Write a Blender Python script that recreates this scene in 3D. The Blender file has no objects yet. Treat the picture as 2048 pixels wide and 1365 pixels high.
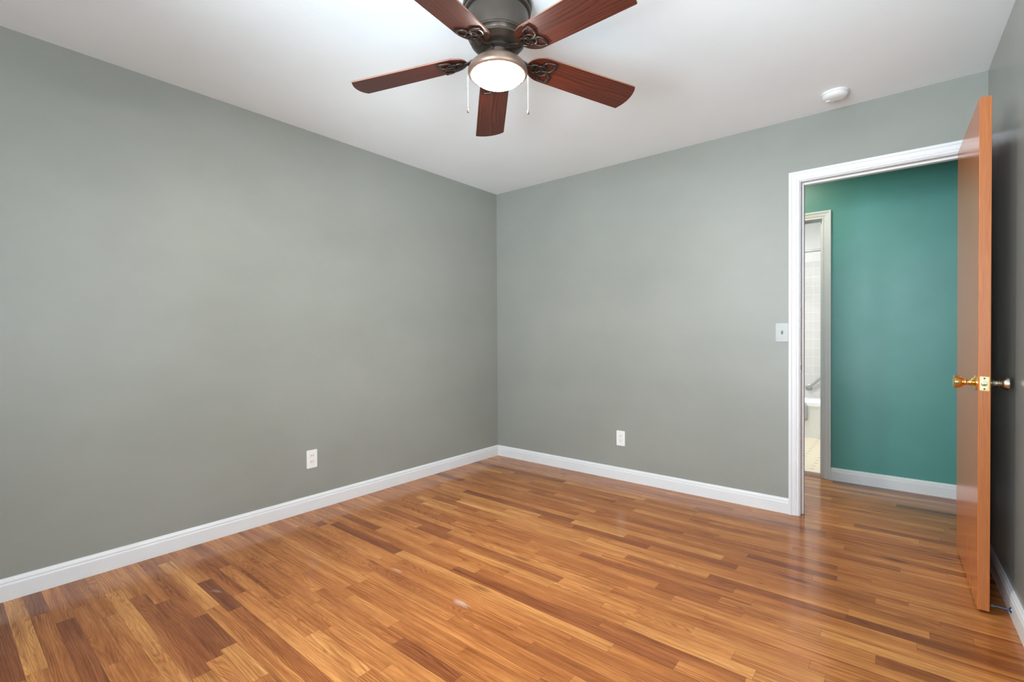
import bpy, bmesh, math, random
from mathutils import Vector, Matrix

# ------------------------------------------------------------------ camera
S = bpy.context.scene
C = S.collection
cam_d = bpy.data.cameras.new('camera')
cam = bpy.data.objects.new('camera', cam_d)
C.objects.link(cam)
S.camera = cam
cam_d.sensor_width = 36.0
cam_d.lens = 36.0 * 961.27 / 2048.0
cam_d.clip_start = 0.02
RX = (0.77341701, 0.63387679, -0.00513252)
UX = (-0.00248182, 0.01112467, 0.99993504)
FX = (-0.63389271, 0.77335403, -0.01017717)
CP = (2.96465047, -3.3985779, 1.1157241)
cam.matrix_world = Matrix(((RX[0], UX[0], -FX[0], CP[0]),
                           (RX[1], UX[1], -FX[1], CP[1]),
                           (RX[2], UX[2], -FX[2], CP[2]),
                           (0, 0, 0, 1)))

# ------------------------------------------------------------------ colour management
S.view_settings.view_transform = 'Standard'
S.view_settings.look = 'None'
S.view_settings.gamma = 1.0
S.view_settings.use_curve_mapping = False
S.view_settings.exposure = 1.33
S.cycles.max_bounces = 10
S.cycles.diffuse_bounces = 6
S.cycles.glossy_bounces = 5
S.cycles.transparent_max_bounces = 8
S.cycles.sample_clamp_indirect = 6.0

# ------------------------------------------------------------------ world: overcast daylight outside the windows
W = bpy.data.worlds.new('daylight')
S.world = W
W.use_nodes = True
bgn = W.node_tree.nodes['Background']
bgn.inputs['Color'].default_value = (0.80, 0.90, 1.0, 1)
bgn.inputs['Strength'].default_value = 2.0


def area_light(name, loc, rot, sx, sy, power, col, spread=180):
    d = bpy.data.lights.new(name, 'AREA')
    d.shape = 'RECTANGLE'
    d.size = sx
    d.size_y = sy
    d.energy = power
    d.color = col
    d.spread = math.radians(spread)
    o = bpy.data.objects.new(name, d)
    o.location = loc
    o.rotation_euler = rot
    C.objects.link(o)
    return o


YF = -3.98          # inner face of the front wall, behind the camera
WIN = [(1.35, 2.95, 0.75, 2.15)]       # wide window in the front wall, behind the camera
WIN_ADDED = [(1.95, 3.45, 0.70, 2.15)]      # unseen right-wall window added for fill light (distance from the back corner)
for (a, b, z0, z1) in WIN:   # daylight through each window
    area_light('window_daylight', ((a + b) / 2, YF - 1.30, 0.95), (math.radians(90 + 21), 0, 0), 3.4, 2.4, 275, (0.80, 0.915, 1.0))
for (a, b, z0, z1) in WIN_ADDED:  # added fill lamp outside the made-up right-wall window, tilted up at the ceiling
    area_light('window_daylight', (3.282 + math.tan(math.radians(1.44)) * (a + b) / 2 + 0.30, -(a + b) / 2, (z0 + z1) / 2), (math.radians(90 + 36), 0, math.radians(90 + 1.44)), b - a, (z1 - z0) * 0.92, 19, (0.82, 0.925, 1.0))
area_light('hall_light', (2.2, 0.48, 2.38), (0, 0, 0), 0.3, 0.3, 3.5, (1.0, 0.92, 0.74))
area_light('bathroom_light', (1.75, 1.9, 2.38), (0, 0, 0), 0.6, 0.5, 11, (0.94, 0.97, 1.0))

# ------------------------------------------------------------------ node helpers


class NT:
    def __init__(s, name):
        s.m = bpy.data.materials.new(name)
        s.m.use_nodes = True
        s.t = s.m.node_tree
        s.b = s.t.nodes['Principled BSDF']

    def n(s, typ, **kw):
        x = s.t.nodes.new(typ)
        for k, v in kw.items():
            setattr(x, k, v)
        return x

    def put(s, sock, v):
        if v is None:
            return
        if isinstance(v, bpy.types.NodeSocket):
            s.t.links.new(v, sock)
        else:
            sock.default_value = v

    def coord(s, kind='Object'):
        return s.n('ShaderNodeTexCoord').outputs[kind]

    def mapping(s, vec, scale=(1, 1, 1), rot=(0, 0, 0), loc=(0, 0, 0)):
        x = s.n('ShaderNodeMapping')
        s.put(x.inputs['Vector'], vec)
        x.inputs['Scale'].default_value = scale
        x.inputs['Rotation'].default_value = rot
        x.inputs['Location'].default_value = loc
        return x.outputs[0]

    def noise(s, vec, scale=5.0, detail=2.0, rough=0.5, dist=0.0):
        x = s.n('ShaderNodeTexNoise')
        s.put(x.inputs['Vector'], vec)
        x.inputs['Scale'].default_value = scale
        x.inputs['Detail'].default_value = detail
        x.inputs['Roughness'].default_value = rough
        x.inputs['Distortion'].default_value = dist
        return x.outputs['Fac']

    def math(s, op, a, b=None, c=None, clamp=False):
        x = s.n('ShaderNodeMath', operation=op, use_clamp=clamp)
        s.put(x.inputs[0], a)
        s.put(x.inputs[1], b)
        s.put(x.inputs[2], c)
        return x.outputs[0]

    def ramp(s, fac, stops, interp='LINEAR'):
        x = s.n('ShaderNodeValToRGB')
        x.color_ramp.interpolation = interp
        e = x.color_ramp.elements
        while len(e) < len(stops):
            e.new(0.5)
        for i, (p, c) in enumerate(stops):
            e[i].position = p
            e[i].color = (c, c, c, 1) if isinstance(c, (int, float)) else (*c, 1)
        s.put(x.inputs[0], fac)
        return x.outputs[0]

    def mix(s, fac, a, b, mode='MIX'):
        x = s.n('ShaderNodeMix', data_type='RGBA', blend_type=mode)
        s.put(x.inputs[0], fac)
        for sock, v in ((x.inputs[6], a), (x.inputs[7], b)):
            if isinstance(v, (tuple, list)):
                v = (*v, 1) if len(v) == 3 else v
            s.put(sock, v)
        return x.outputs[2]

    def sep(s, vec):
        x = s.n('ShaderNodeSeparateXYZ')
        s.put(x.inputs[0], vec)
        return x.outputs

    def comb(s, a, b, c):
        x = s.n('ShaderNodeCombineXYZ')
        for i, v in enumerate((a, b, c)):
            s.put(x.inputs[i], v)
        return x.outputs[0]

    def bump(s, h, strength=0.2, dist=0.002):
        x = s.n('ShaderNodeBump')
        s.put(x.inputs['Height'], h)
        x.inputs['Strength'].default_value = strength
        x.inputs['Distance'].default_value = dist
        s.put(s.b.inputs['Normal'], x.outputs[0])
        return x.outputs[0]

    def set(s, **kw):
        names = dict(color='Base Color', rough='Roughness', metal='Metallic', spec='Specular IOR Level', coat='Coat Weight',
                     coat_rough='Coat Roughness', ior='IOR', emit='Emission Color', emit_s='Emission Strength', sheen='Sheen Weight')
        for k, v in kw.items():
            if isinstance(v, tuple) and len(v) == 3:
                v = (*v, 1)
            s.put(s.b.inputs[names[k]], v)
        return s.m


def paint(name, col, rough=0.35, mottle=0.06, bump=0.12, blotch=1.6, spec=0.5, bscale=260):
    t = NT(name)
    co = t.coord()
    a = t.noise(co, blotch, 4, 0.6)
    c = t.mix(t.ramp(a, [(0.3, 0.0), (0.7, 1.0)]), tuple(x * (1 - mottle) for x in col), tuple(min(1, x * (1 + mottle)) for x in col))
    t.bump(t.noise(co, bscale, 3, 0.6), bump, 0.002)
    r = t.math('MULTIPLY_ADD', t.noise(co, 3.0, 3), 0.12, rough - 0.06)
    return t.set(color=c, rough=r, spec=spec)


def plain(name, col, rough=0.4, metal=0.0, spec=0.5, mottle=0.03, scale=25, bump=0.0, coat=0.0):
    t = NT(name)
    co = t.coord()
    a = t.noise(co, scale, 3)
    c = t.mix(a, tuple(x * (1 - mottle) for x in col), tuple(min(1, x * (1 + mottle)) for x in col))
    if bump:
        t.bump(t.noise(co, scale * 12, 3), bump, 0.001)
    return t.set(color=c, rough=rough, metal=metal, spec=spec, coat=coat, coat_rough=0.1)


# ------------------------------------------------------------------ materials
M = {}


def wall_paint(name='grey_wall_paint', r0=0.37, sp=0.36):
    """grey eggshell paint: roller mottling, a few scuffs and touched-up patches"""
    t = NT(name)
    co = t.coord()
    a = t.noise(t.mapping(co, (1, 1, 1.6)), 1.3, 5, 0.6)
    c = t.mix(t.ramp(a, [(0.32, 0.0), (0.68, 1.0)]), (0.252, 0.262, 0.236), (0.282, 0.292, 0.264))
    sc = t.noise(t.mapping(co, (3, 3, 30)), 6.0, 2, 0.5)
    sc2 = t.noise(co, 2.3, 2)
    m = t.math('MULTIPLY', t.ramp(sc, [(0.73, 0.0), (0.76, 1.0)]), t.ramp(sc2, [(0.52, 0.0), (0.62, 0.5)]))
    c = t.mix(m, c, (0.20, 0.205, 0.19))
    fine = t.noise(co, 240, 3, 0.6)
    roll = t.noise(t.mapping(co, (1, 1, 0.35)), 60, 3, 0.6)
    t.bump(t.math('ADD', fine, roll), 0.10, 0.002)
    r = t.math('MULTIPLY_ADD', t.noise(co, 2.0, 3), 0.10, r0)
    return t.set(color=c, rough=r, spec=sp)


M['wall'] = wall_paint()
M['wall_gloss'] = wall_paint('grey_semigloss_paint', 0.17, 0.5)
M['ceiling'] = paint('ceiling_paint', (0.87, 0.925, 0.945), 0.75, 0.015, 0.25, 2.0, 0.3, 140)
M['white'] = paint('white_trim_paint', (0.69, 0.705, 0.715), 0.42, 0.02, 0.05, 6.0, 0.35, 90)
M['teal'] = paint('teal_wall_paint', (0.068, 0.255, 0.225), 0.42, 0.07, 0.18, 2.2, 0.5, 160)
M['bath_paint'] = paint('bathroom_wall_paint', (0.84, 0.84, 0.82), 0.4, 0.01, 0.1)
M['plastic'] = plain('white_plastic', (0.76, 0.765, 0.755), 0.35)
M['switch_plastic'] = plain('painted_grey_plate', (0.33, 0.34, 0.315), 0.35)
M['socket'] = plain('receptacle_face', (0.74, 0.73, 0.71), 0.35)
M['slot_grey'] = plain('grey_slot', (0.14, 0.14, 0.13), 0.5)
M['dark'] = plain('dark_slot', (0.03, 0.03, 0.03), 0.6)
M['brass'] = plain('polished_brass', (0.80, 0.52, 0.18), 0.17, 1.0, mottle=0.08, scale=40)
M['pale_brass'] = plain('pale_brass', (0.80, 0.66, 0.38), 0.28, 1.0, mottle=0.10, scale=60)
M['nickel'] = plain('satin_nickel', (0.56, 0.52, 0.44), 0.22, 1.0, mottle=0.05)
M['steel'] = plain('brushed_steel', (0.50, 0.49, 0.47), 0.30, 1.0, mottle=0.08)
M['bronze'] = plain('oil_rubbed_bronze', (0.085, 0.070, 0.058), 0.34, 0.75, mottle=0.18, scale=18)
M['bronze_light'] = plain('bronze_lamp_ring', (0.20, 0.135, 0.10), 0.42, 0.55, mottle=0.10, scale=18)
M['iron'] = plain('dark_cast_bronze', (0.040, 0.028, 0.022), 0.32, 0.6, mottle=0.15)
M['chain'] = plain('chain_nickel', (0.22, 0.21, 0.20), 0.35, 0.5)
M['tub'] = plain('porcelain', (0.76, 0.77, 0.77), 0.12, mottle=0.01)
M['stop'] = plain('door_stop_metal', (0.10, 0.14, 0.26), 0.22, 0.9)
M['rubber'] = plain('dark_rubber', (0.05, 0.045, 0.04), 0.6)
M['towel'] = plain('grey_terry', (0.42, 0.42, 0.41), 0.95, mottle=0.25, scale=120, bump=0.8)
M['threshold'] = plain('brown_threshold', (0.22, 0.10, 0.05), 0.4, mottle=0.3, scale=30)
M['win_frame'] = plain('window_paint', (0.85, 0.85, 0.85), 0.3)


def globe_mat():
    t = NT('lit_frosted_globe')
    t.noise(t.coord(), 5)
    return t.set(color=(0.95, 0.93, 0.88), rough=0.3, emit=(1.0, 0.955, 0.90), emit_s=145.0)


M['globe'] = globe_mat()


def glass_mat():
    t = NT('window_glass')
    tr = t.n('ShaderNodeBsdfTransparent')
    gl = t.n('ShaderNodeBsdfGlossy')
    gl.inputs['Roughness'].default_value = 0.02
    fr = t.n('ShaderNodeFresnel')
    mx = t.n('ShaderNodeMixShader')
    t.t.links.new(fr.outputs[0], mx.inputs[0])
    t.t.links.new(tr.outputs[0], mx.inputs[1])
    t.t.links.new(gl.outputs[0], mx.inputs[2])
    t.t.links.new(mx.outputs[0], t.t.nodes['Material Output'].inputs['Surface'])
    return t.m


M['glass'] = glass_mat()


def oak_floor():
    t = NT('oak_strip_floor')
    uv = t.n('ShaderNodeUVMap', uv_map='board').outputs[0]
    at = t.n('ShaderNodeAttribute', attribute_name='tone')
    ac = t.n('ShaderNodeSeparateColor')
    t.put(ac.inputs[0], at.outputs['Color'])
    tone, seed, figure = ac.outputs[0], ac.outputs[1], ac.outputs[2]
    u, v, _ = t.sep(uv)
    uo = t.math('MULTIPLY_ADD', seed, 91.0, u)
    vo = t.math('MULTIPLY_ADD', seed, 17.0, v)
    P = t.comb(uo, vo, t.math('MULTIPLY', seed, 13.0))
    # growth rings: wander of the ring position along the strip makes straight grain or cathedrals
    wob = t.noise(t.mapping(P, (1.5, 11, 1)), 1.0, 2, 0.5)
    wob2 = t.noise(t.mapping(P, (3, 30, 1)), 1.0, 2, 0.5)
    amp = t.math('MULTIPLY_ADD', figure, 26.0, 5.0)
    ph = t.math('ADD', t.math('MULTIPLY', v, 115.0), t.math('MULTIPLY', wob, amp))
    ph = t.math('ADD', ph, t.math('MULTIPLY', wob2, 1.1))
    ring = t.math('FRACT', ph)
    ringl = t.ramp(ring, [(0.0, 0.55), (0.25, 0.0), (0.55, 0.25), (0.86, 1.0), (1.0, 0.55)])
    ringamp = t.ramp(t.noise(t.mapping(P, (2, 9, 1)), 1.0, 2), [(0.35, 0.22), (0.62, 0.9)])
    ringl = t.math('MULTIPLY', ringl, ringamp)
    fine = t.noise(t.mapping(P, (16, 420, 1)), 1.0, 3, 0.65)
    pore = t.ramp(t.noise(t.mapping(P, (30, 700, 1)), 1.0, 2, 0.5), [(0.60, 0.0), (0.72, 1.0)])
    broad = t.noise(t.mapping(P, (1.8, 12, 1)), 1.0, 4, 0.6)
    base = t.ramp(tone, [(0.0, (0.180, 0.062, 0.024)), (0.22, (0.320, 0.112, 0.036)), (0.5, (0.475, 0.193, 0.058)),
                         (0.75, (0.570, 0.258, 0.082)), (1.0, (0.680, 0.365, 0.125))])
    c = t.mix(t.ramp(broad, [(0.3, 0.0), (0.7, 1.0)]), t.mix(1.0, base, (0.74, 0.64, 0.55), 'MULTIPLY'), t.mix(1.0, base, (1.18, 1.22, 1.24), 'MULTIPLY'))
    c = t.mix(t.math('MULTIPLY', ringl, 0.90), c, t.mix(1.0, c, (0.52, 0.38, 0.30), 'MULTIPLY'))
    c = t.mix(t.math('MULTIPLY', t.ramp(fine, [(0.35, 1.0), (0.6, 0.0)]), 0.55), c, t.mix(1.0, c, (0.62, 0.50, 0.42), 'MULTIPLY'))
    c = t.mix(t.math('MULTIPLY', pore, 0.20), c, (0.16, 0.07, 0.035))
    stk = t.noise(t.mapping(P, (2.2, 75, 1)), 1.0, 3, 0.6)
    c = t.mix(t.ramp(stk, [(0.35, 0.0), (0.65, 1.0)]), t.mix(1.0, c, (0.80, 0.72, 0.66), 'MULTIPLY'), t.mix(1.0, c, (1.14, 1.15, 1.12), 'MULTIPLY'))
    # mineral streaks
    st = t.noise(t.mapping(P, (1.2, 26, 1)), 1.0, 4, 0.6)
    stm = t.ramp(st, [(0.57, 0.0), (0.68, 0.55), (0.78, 0.9)])
    c = t.mix(stm, c, t.mix(1.0, c, (0.40, 0.29, 0.27), 'MULTIPLY'))
    # knots
    vor = t.n('ShaderNodeTexVoronoi')
    t.put(vor.inputs['Vector'], t.mapping(P, (1.6, 6.0, 1)))
    vor.inputs['Scale'].default_value = 1.0
    kn = t.ramp(vor.outputs['Distance'], [(0.0, 0.95), (0.05, 0.7), (0.13, 0.0)])
    c = t.mix(kn, c, (0.10, 0.030, 0.016))
    # nail holes
    vo2 = t.n('ShaderNodeTexVoronoi')
    obj = t.coord('Object')
    t.put(vo2.inputs['Vector'], t.mapping(obj, (3.1, 4.3, 0)))
    nh = t.ramp(vo2.outputs['Distance'], [(0.0, 1.0), (0.010, 1.0), (0.014, 0.0)])
    c = t.mix(nh, c, (0.03, 0.015, 0.01))
    # joints between strips
    geo = t.n('ShaderNodeAttribute', attribute_name='dims')
    gs = t.n('ShaderNodeSeparateColor')
    t.put(gs.inputs[0], geo.outputs['Color'])
    ln, wd = gs.outputs[0], gs.outputs[1]
    e1 = t.math('MINIMUM', v, t.math('SUBTRACT', wd, v))
    e2 = t.math('MINIMUM', u, t.math('SUBTRACT', ln, u))
    e = t.math('MINIMUM', e1, e2)
    gapvar = t.ramp(t.noise(t.mapping(P, (0.8, 1, 1)), 1.0, 2), [(0.35, 0.35), (0.7, 1.0)])
    gap = t.math('MULTIPLY', t.ramp(t.math('MULTIPLY', e, 100.0), [(0.03, 1.0), (0.11, 0.0)]), gapvar)
    c = t.mix(t.math('MULTIPLY', gap, 0.80), c, (0.07, 0.028, 0.016))
    # worn, whitish patches where the finish has gone
    X, Y, Z = t.sep(obj)

    def spot(cx, cy, rx, ry, ang, s0, col, cur):
        dx = t.math('SUBTRACT', X, cx)
        dy = t.math('SUBTRACT', Y, cy)
        ca, sa = math.cos(ang), math.sin(ang)
        a_ = t.math('DIVIDE', t.math('ADD', t.math('MULTIPLY', dx, ca), t.math('MULTIPLY', dy, sa)), rx)
        b_ = t.math('DIVIDE', t.math('SUBTRACT', t.math('MULTIPLY', dy, ca), t.math('MULTIPLY', dx, sa)), ry)
        d = t.math('ADD', t.math('MULTIPLY', a_, a_), t.math('MULTIPLY', b_, b_))
        w = t.noise(t.mapping(obj, (14, 90, 1)), 1.0, 3)
        d = t.math('ADD', d, t.math('MULTIPLY', w, 2.2))
        return t.mix(t.ramp(d, [(0.6, s0), (2.0, 0.0)]) if False else t.ramp(t.math('DIVIDE', d, 3.0), [(0.30, s0), (0.62, 0.0)]), cur, col)

    c = spot(1.53, -1.995, 0.060, 0.022, 0.0, 0.55, (0.62, 0.48, 0.44), c)
    c = spot(1.09, -1.985, 0.045, 0.016, 0.0, 0.30, (0.62, 0.50, 0.45), c)
    c = spot(1.24, -0.60, 0.08, 0.025, 0.0, 0.35, (0.45, 0.40, 0.38), c)
    c = spot(0.62, -2.60, 0.04, 0.014, 0.3, 0.30, (0.55, 0.45, 0.40), c)
    h = t.math('SUBTRACT', t.math('MULTIPLY', fine, 0.015), t.math('ADD', gap, t.math('MULTIPLY', ringl, 0.02)))
    h = t.math('ADD', h, t.math('MULTIPLY', t.noise(obj, 4.0, 2), 1.0))
    t.bump(h, 0.16, 0.0016)
    wear = t.noise(obj, 2.2, 4, 0.6)
    rr = t.math('ADD', t.ramp(wear, [(0.3, 0.10), (0.7, 0.17)]), t.math('MULTIPLY', fine, 0.04))
    return t.set(color=c, rough=rr, spec=0.36)


M['oak'] = oak_floor()


def wood(name, dark, light, axis='X', rough=0.3, ring=60.0, wobble=6.0, coat=0.0, streak=1.0):
    """varnished wood with the grain running along one object axis"""
    t = NT(name)
    co = t.coord()
    x, y, z = t.sep(co)
    if axis == 'X':
        P = t.comb(x, y, z)
    elif axis == 'Z':
        P = t.comb(z, x, y)
    else:
        P = t.comb(y, x, z)
    a, b, cc = t.sep(P)
    w = t.noise(t.mapping(P, (1.3, 9, 9)), 1.0, 3, 0.5)
    ph = t.math('ADD', t.math('MULTIPLY', t.math('ADD', b, cc), ring), t.math('MULTIPLY', w, wobble))
    fr = t.math('FRACT', ph)
    l = t.ramp(fr, [(0.0, 0.6), (0.2, 0.1), (0.6, 0.3), (0.9, 1.0), (1.0, 0.6)])
    fine = t.noise(t.mapping(P, (9, 260, 260)), 1.0, 3, 0.6)
    f = t.math('ADD', t.math('MULTIPLY', l, 0.55 * streak), t.math('MULTIPLY', t.ramp(fine, [(0.3, 1.0), (0.7, 0.0)]), 0.45))
    broad = t.noise(t.mapping(P, (0.8, 22, 22)), 1.0, 2)
    f = t.math('ADD', t.math('MULTIPLY', f, 0.75), t.math('MULTIPLY', broad, 0.30), clamp=True)
    c = t.mix(f, light, dark)
    t.bump(fine, 0.05, 0.001)
    return t.set(color=c, rough=rough, spec=0.5, coat=coat, coat_rough=0.12)


M['blade'] = wood('walnut_blade', (0.012, 0.003, 0.002), (0.110, 0.021, 0.010), 'X', 0.36, 75, 7.0, streak=1.2)
M['blade_edge'] = wood('blade_rim', (0.16, 0.06, 0.035), (0.33, 0.15, 0.09), 'X', 0.35)
M['door_face'] = wood('varnished_door_veneer', (0.36, 0.085, 0.016), (0.66, 0.200, 0.042), 'Z', 0.20, 40, 5)
M['door_edge'] = wood('fir_door_edge', (0.25, 0.066, 0.014), (0.49, 0.172, 0.050), 'Z', 0.36, 190, 2.2)


def tile_mat():
    t = NT('white_square_tile')
    co = t.coord()
    x, y, z = t.sep(co)
    s = 0.1065

    def line(q, off):
        f = t.math('FRACT', t.math('DIVIDE', t.math('ADD', q, off), s))
        d = t.math('MINIMUM', f, t.math('SUBTRACT', 1.0, f))
        return t.ramp(d, [(0.012, 1.0), (0.03, 0.0)])
    g = t.math('MAXIMUM', line(x, -2.103 + 3 * 1.065), line(z, -1.2760 + 2 * 1.065))
    cell = t.noise(t.mapping(co, (9.39, 9.39, 9.39)), 1.0, 1)
    c = t.mix(g, t.mix(cell, (0.70, 0.68, 0.66), (0.78, 0.76, 0.74)), (0.88, 0.87, 0.86))
    t.bump(t.math('MULTIPLY', g, -1.0), 0.3, 0.001)
    return t.set(color=c, rough=0.15)


M['tile'] = tile_mat()


def vinyl_mat():
    t = NT('cream_vinyl_floor')
    co = t.coord()
    x, y, z = t.sep(co)

    def cell(q, off, s):
        f = t.math('FRACT', t.math('DIVIDE', t.math('ADD', q, off), s))
        return t.math('ABSOLUTE', t.math('SUBTRACT', f, 0.5))
    s = 0.113
    fx = cell(x, -2.252 + 5 * s + s / 2, s)
    fy = cell(y, -1.921 + 20 * s + s / 2, s)
    d = t.math('ADD', t.math('MULTIPLY', fx, 1.0), t.math('MULTIPLY', fy, 1.15))
    cross = t.math('ADD', t.math('MULTIPLY', fx, 1.0), t.math('MULTIPLY', fy, 5.0))
    m = t.math('MAXIMUM', t.ramp(d, [(0.15, 0.75), (0.20, 0.0)]), t.ramp(cross, [(0.22, 0.8), (0.28, 0.0)]))
    c = t.mix(m, t.mix(t.noise(co, 30, 3), (0.76, 0.66, 0.50), (0.84, 0.74, 0.57)), (0.40, 0.33, 0.27))
    return t.set(color=c, rough=0.3)


M['vinyl'] = vinyl_mat()

# ------------------------------------------------------------------ mesh helpers


def make(name, bm, mats, parent=None, smooth=False, sharp=None, loc=None, rot=None):
    me = bpy.data.meshes.new(name)
    bmesh.ops.recalc_face_normals(bm, faces=bm.faces)
    bm.to_mesh(me)
    bm.free()
    if not isinstance(mats, (list, tuple)):
        mats = [mats]
    for m in mats:
        me.materials.append(M[m])
    if smooth:
        for p in me.polygons:
            p.use_smooth = True
        if sharp:
            me.set_sharp_from_angle(angle=math.radians(sharp))
    o = bpy.data.objects.new(name, me)
    C.objects.link(o)
    if parent is not None:
        o.parent = parent
    if loc:
        o.location = loc
    if rot:
        o.rotation_euler = rot
    return o


def empty(name, loc, label, cat, group=None, rz=0.0):
    o = bpy.data.objects.new(name, None)
    o.empty_display_size = 0.05
    o.location = loc
    o.rotation_euler = (0, 0, rz)
    C.objects.link(o)
    o['label'] = label
    o['category'] = cat
    if group:
        o['group'] = group
    return o


def tag(o, label, cat, group=None):
    o['label'] = label
    o['category'] = cat
    if group:
        o['group'] = group
    return o


def structure(o, label=None):
    o['kind'] = 'structure'
    if label:
        o['label'] = label
    return o


def box(bm, x0, x1, y0, y1, z0, z1, bev=0.0, mat=0, seg=2, mtx=None):
    vs = [bm.verts.new((x, y, z)) for z in (z0, z1) for y in (y0, y1) for x in (x0, x1)]
    F = []
    for q in ((0, 2, 3, 1), (4, 5, 7, 6), (0, 1, 5, 4), (2, 6, 7, 3), (0, 4, 6, 2), (1, 3, 7, 5)):
        f = bm.faces.new([vs[i] for i in q])
        f.material_index = mat
        F.append(f)
    if bev:
        es = list({e for f in F for e in f.edges})
        r = bmesh.ops.bevel(bm, geom=es, offset=bev, segments=seg, profile=0.5, affect='EDGES')
        for f in r['faces']:
            f.material_index = mat
        vs = list({v for f in F if f.is_valid for v in f.verts} | {v for f in r['faces'] for v in f.verts})
    if mtx is not None:
        bmesh.ops.transform(bm, matrix=mtx, verts=[v for v in vs if v.is_valid])
    return vs


def lathe(bm, prof, seg=48, mtx=None, mat=0, cap0=False, cap1=False):
    """prof = [(radius, height)], axis Z"""
    rings = []
    for r, h in prof:
        if r < 1e-6:
            v = bm.verts.new((0, 0, h))
            rings.append([v])
        else:
            rings.append([bm.verts.new((r * math.cos(2 * math.pi * i / seg), r * math.sin(2 * math.pi * i / seg), h)) for i in range(seg)])
    allv = [v for r in rings for v in r]
    for a, b in zip(rings, rings[1:]):
        for i in range(seg):
            j = (i + 1) % seg
            if len(a) == 1 and len(b) == 1:
                continue
            if len(a) == 1:
                f = bm.faces.new((a[0], b[i], b[j]))
            elif len(b) == 1:
                f = bm.faces.new((a[i], a[j], b[0]))
            else:
                f = bm.faces.new((a[i], a[j], b[j], b[i]))
            f.material_index = mat
    if cap0 and len(rings[0]) > 1:
        bm.faces.new(rings[0]).material_index = mat
    if cap1 and len(rings[-1]) > 1:
        bm.faces.new(rings[-1]).material_index = mat
    if mtx is not None:
        bmesh.ops.transform(bm, matrix=mtx, verts=allv)
    return allv


def tube(bm, pts, r, seg=12, closed=False, mat=0, flat=1.0):
    """tube of radius r (or list of radii) through pts; flat squashes along Z"""
    pts = [Vector(p) for p in pts]
    n = len(pts)
    rings = []
    prev = None
    for i, p in enumerate(pts):
        if closed:
            d = pts[(i + 1) % n] - pts[i - 1]
        else:
            d = pts[min(i + 1, n - 1)] - pts[max(i - 1, 0)]
        d.normalize()
        up = Vector((0, 0, 1))
        if abs(d.z) > 0.9:
            up = Vector((1, 0, 0))
        s = d.cross(up).normalized()
        if prev is not None and abs(d.z) > 0.7 and s.dot(prev) < 0:
            s = -s
        prev = s
        t = s.cross(d).normalized()
        rr = r[i] if isinstance(r, (list, tuple)) else r
        rings.append([bm.verts.new(p + s * rr * math.cos(a) + t * rr * flat * math.sin(a)) for a in [2 * math.pi * k / seg for k in range(seg)]])
    m = n if closed else n - 1
    for i in range(m):
        a, b = rings[i], rings[(i + 1) % n]
        for k in range(seg):
            l = (k + 1) % seg
            bm.faces.new((a[k], a[l], b[l], b[k])).material_index = mat
    if not closed:
        bm.faces.new(rings[0]).material_index = mat
        bm.faces.new(rings[-1]).material_index = mat


def prism(bm, poly, z0, z1, mtx=None, mat=0, side=None):
    a = [bm.verts.new((x, y, z0)) for x, y in poly]
    b = [bm.verts.new((x, y, z1)) for x, y in poly]
    bm.faces.new(a).material_index = mat
    bm.faces.new(b).material_index = mat
    for i in range(len(poly)):
        j = (i + 1) % len(poly)
        bm.faces.new((a[i], a[j], b[j], b[i])).material_index = mat if side is None else side
    if mtx is not None:
        bmesh.ops.transform(bm, matrix=mtx, verts=a + b)
    return a + b


# ------------------------------------------------------------------ room dimensions
H = 2.44
TH = math.tan(math.radians(1.44))


def xr(y):                 # the right wall runs very slightly out of square
    return 3.282 - TH * y


D0, D1, DH = 2.465, 3.215, 2.050      # clear opening of the bedroom door
JT = 0.018
HY0, HY1 = 1.0, 1.11                  # hall far wall
B0, B1, BH = 1.72, 2.460, 2.005       # bathroom door opening
XE = 5.0                              # hall runs on to the right
XW = 0.9

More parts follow.
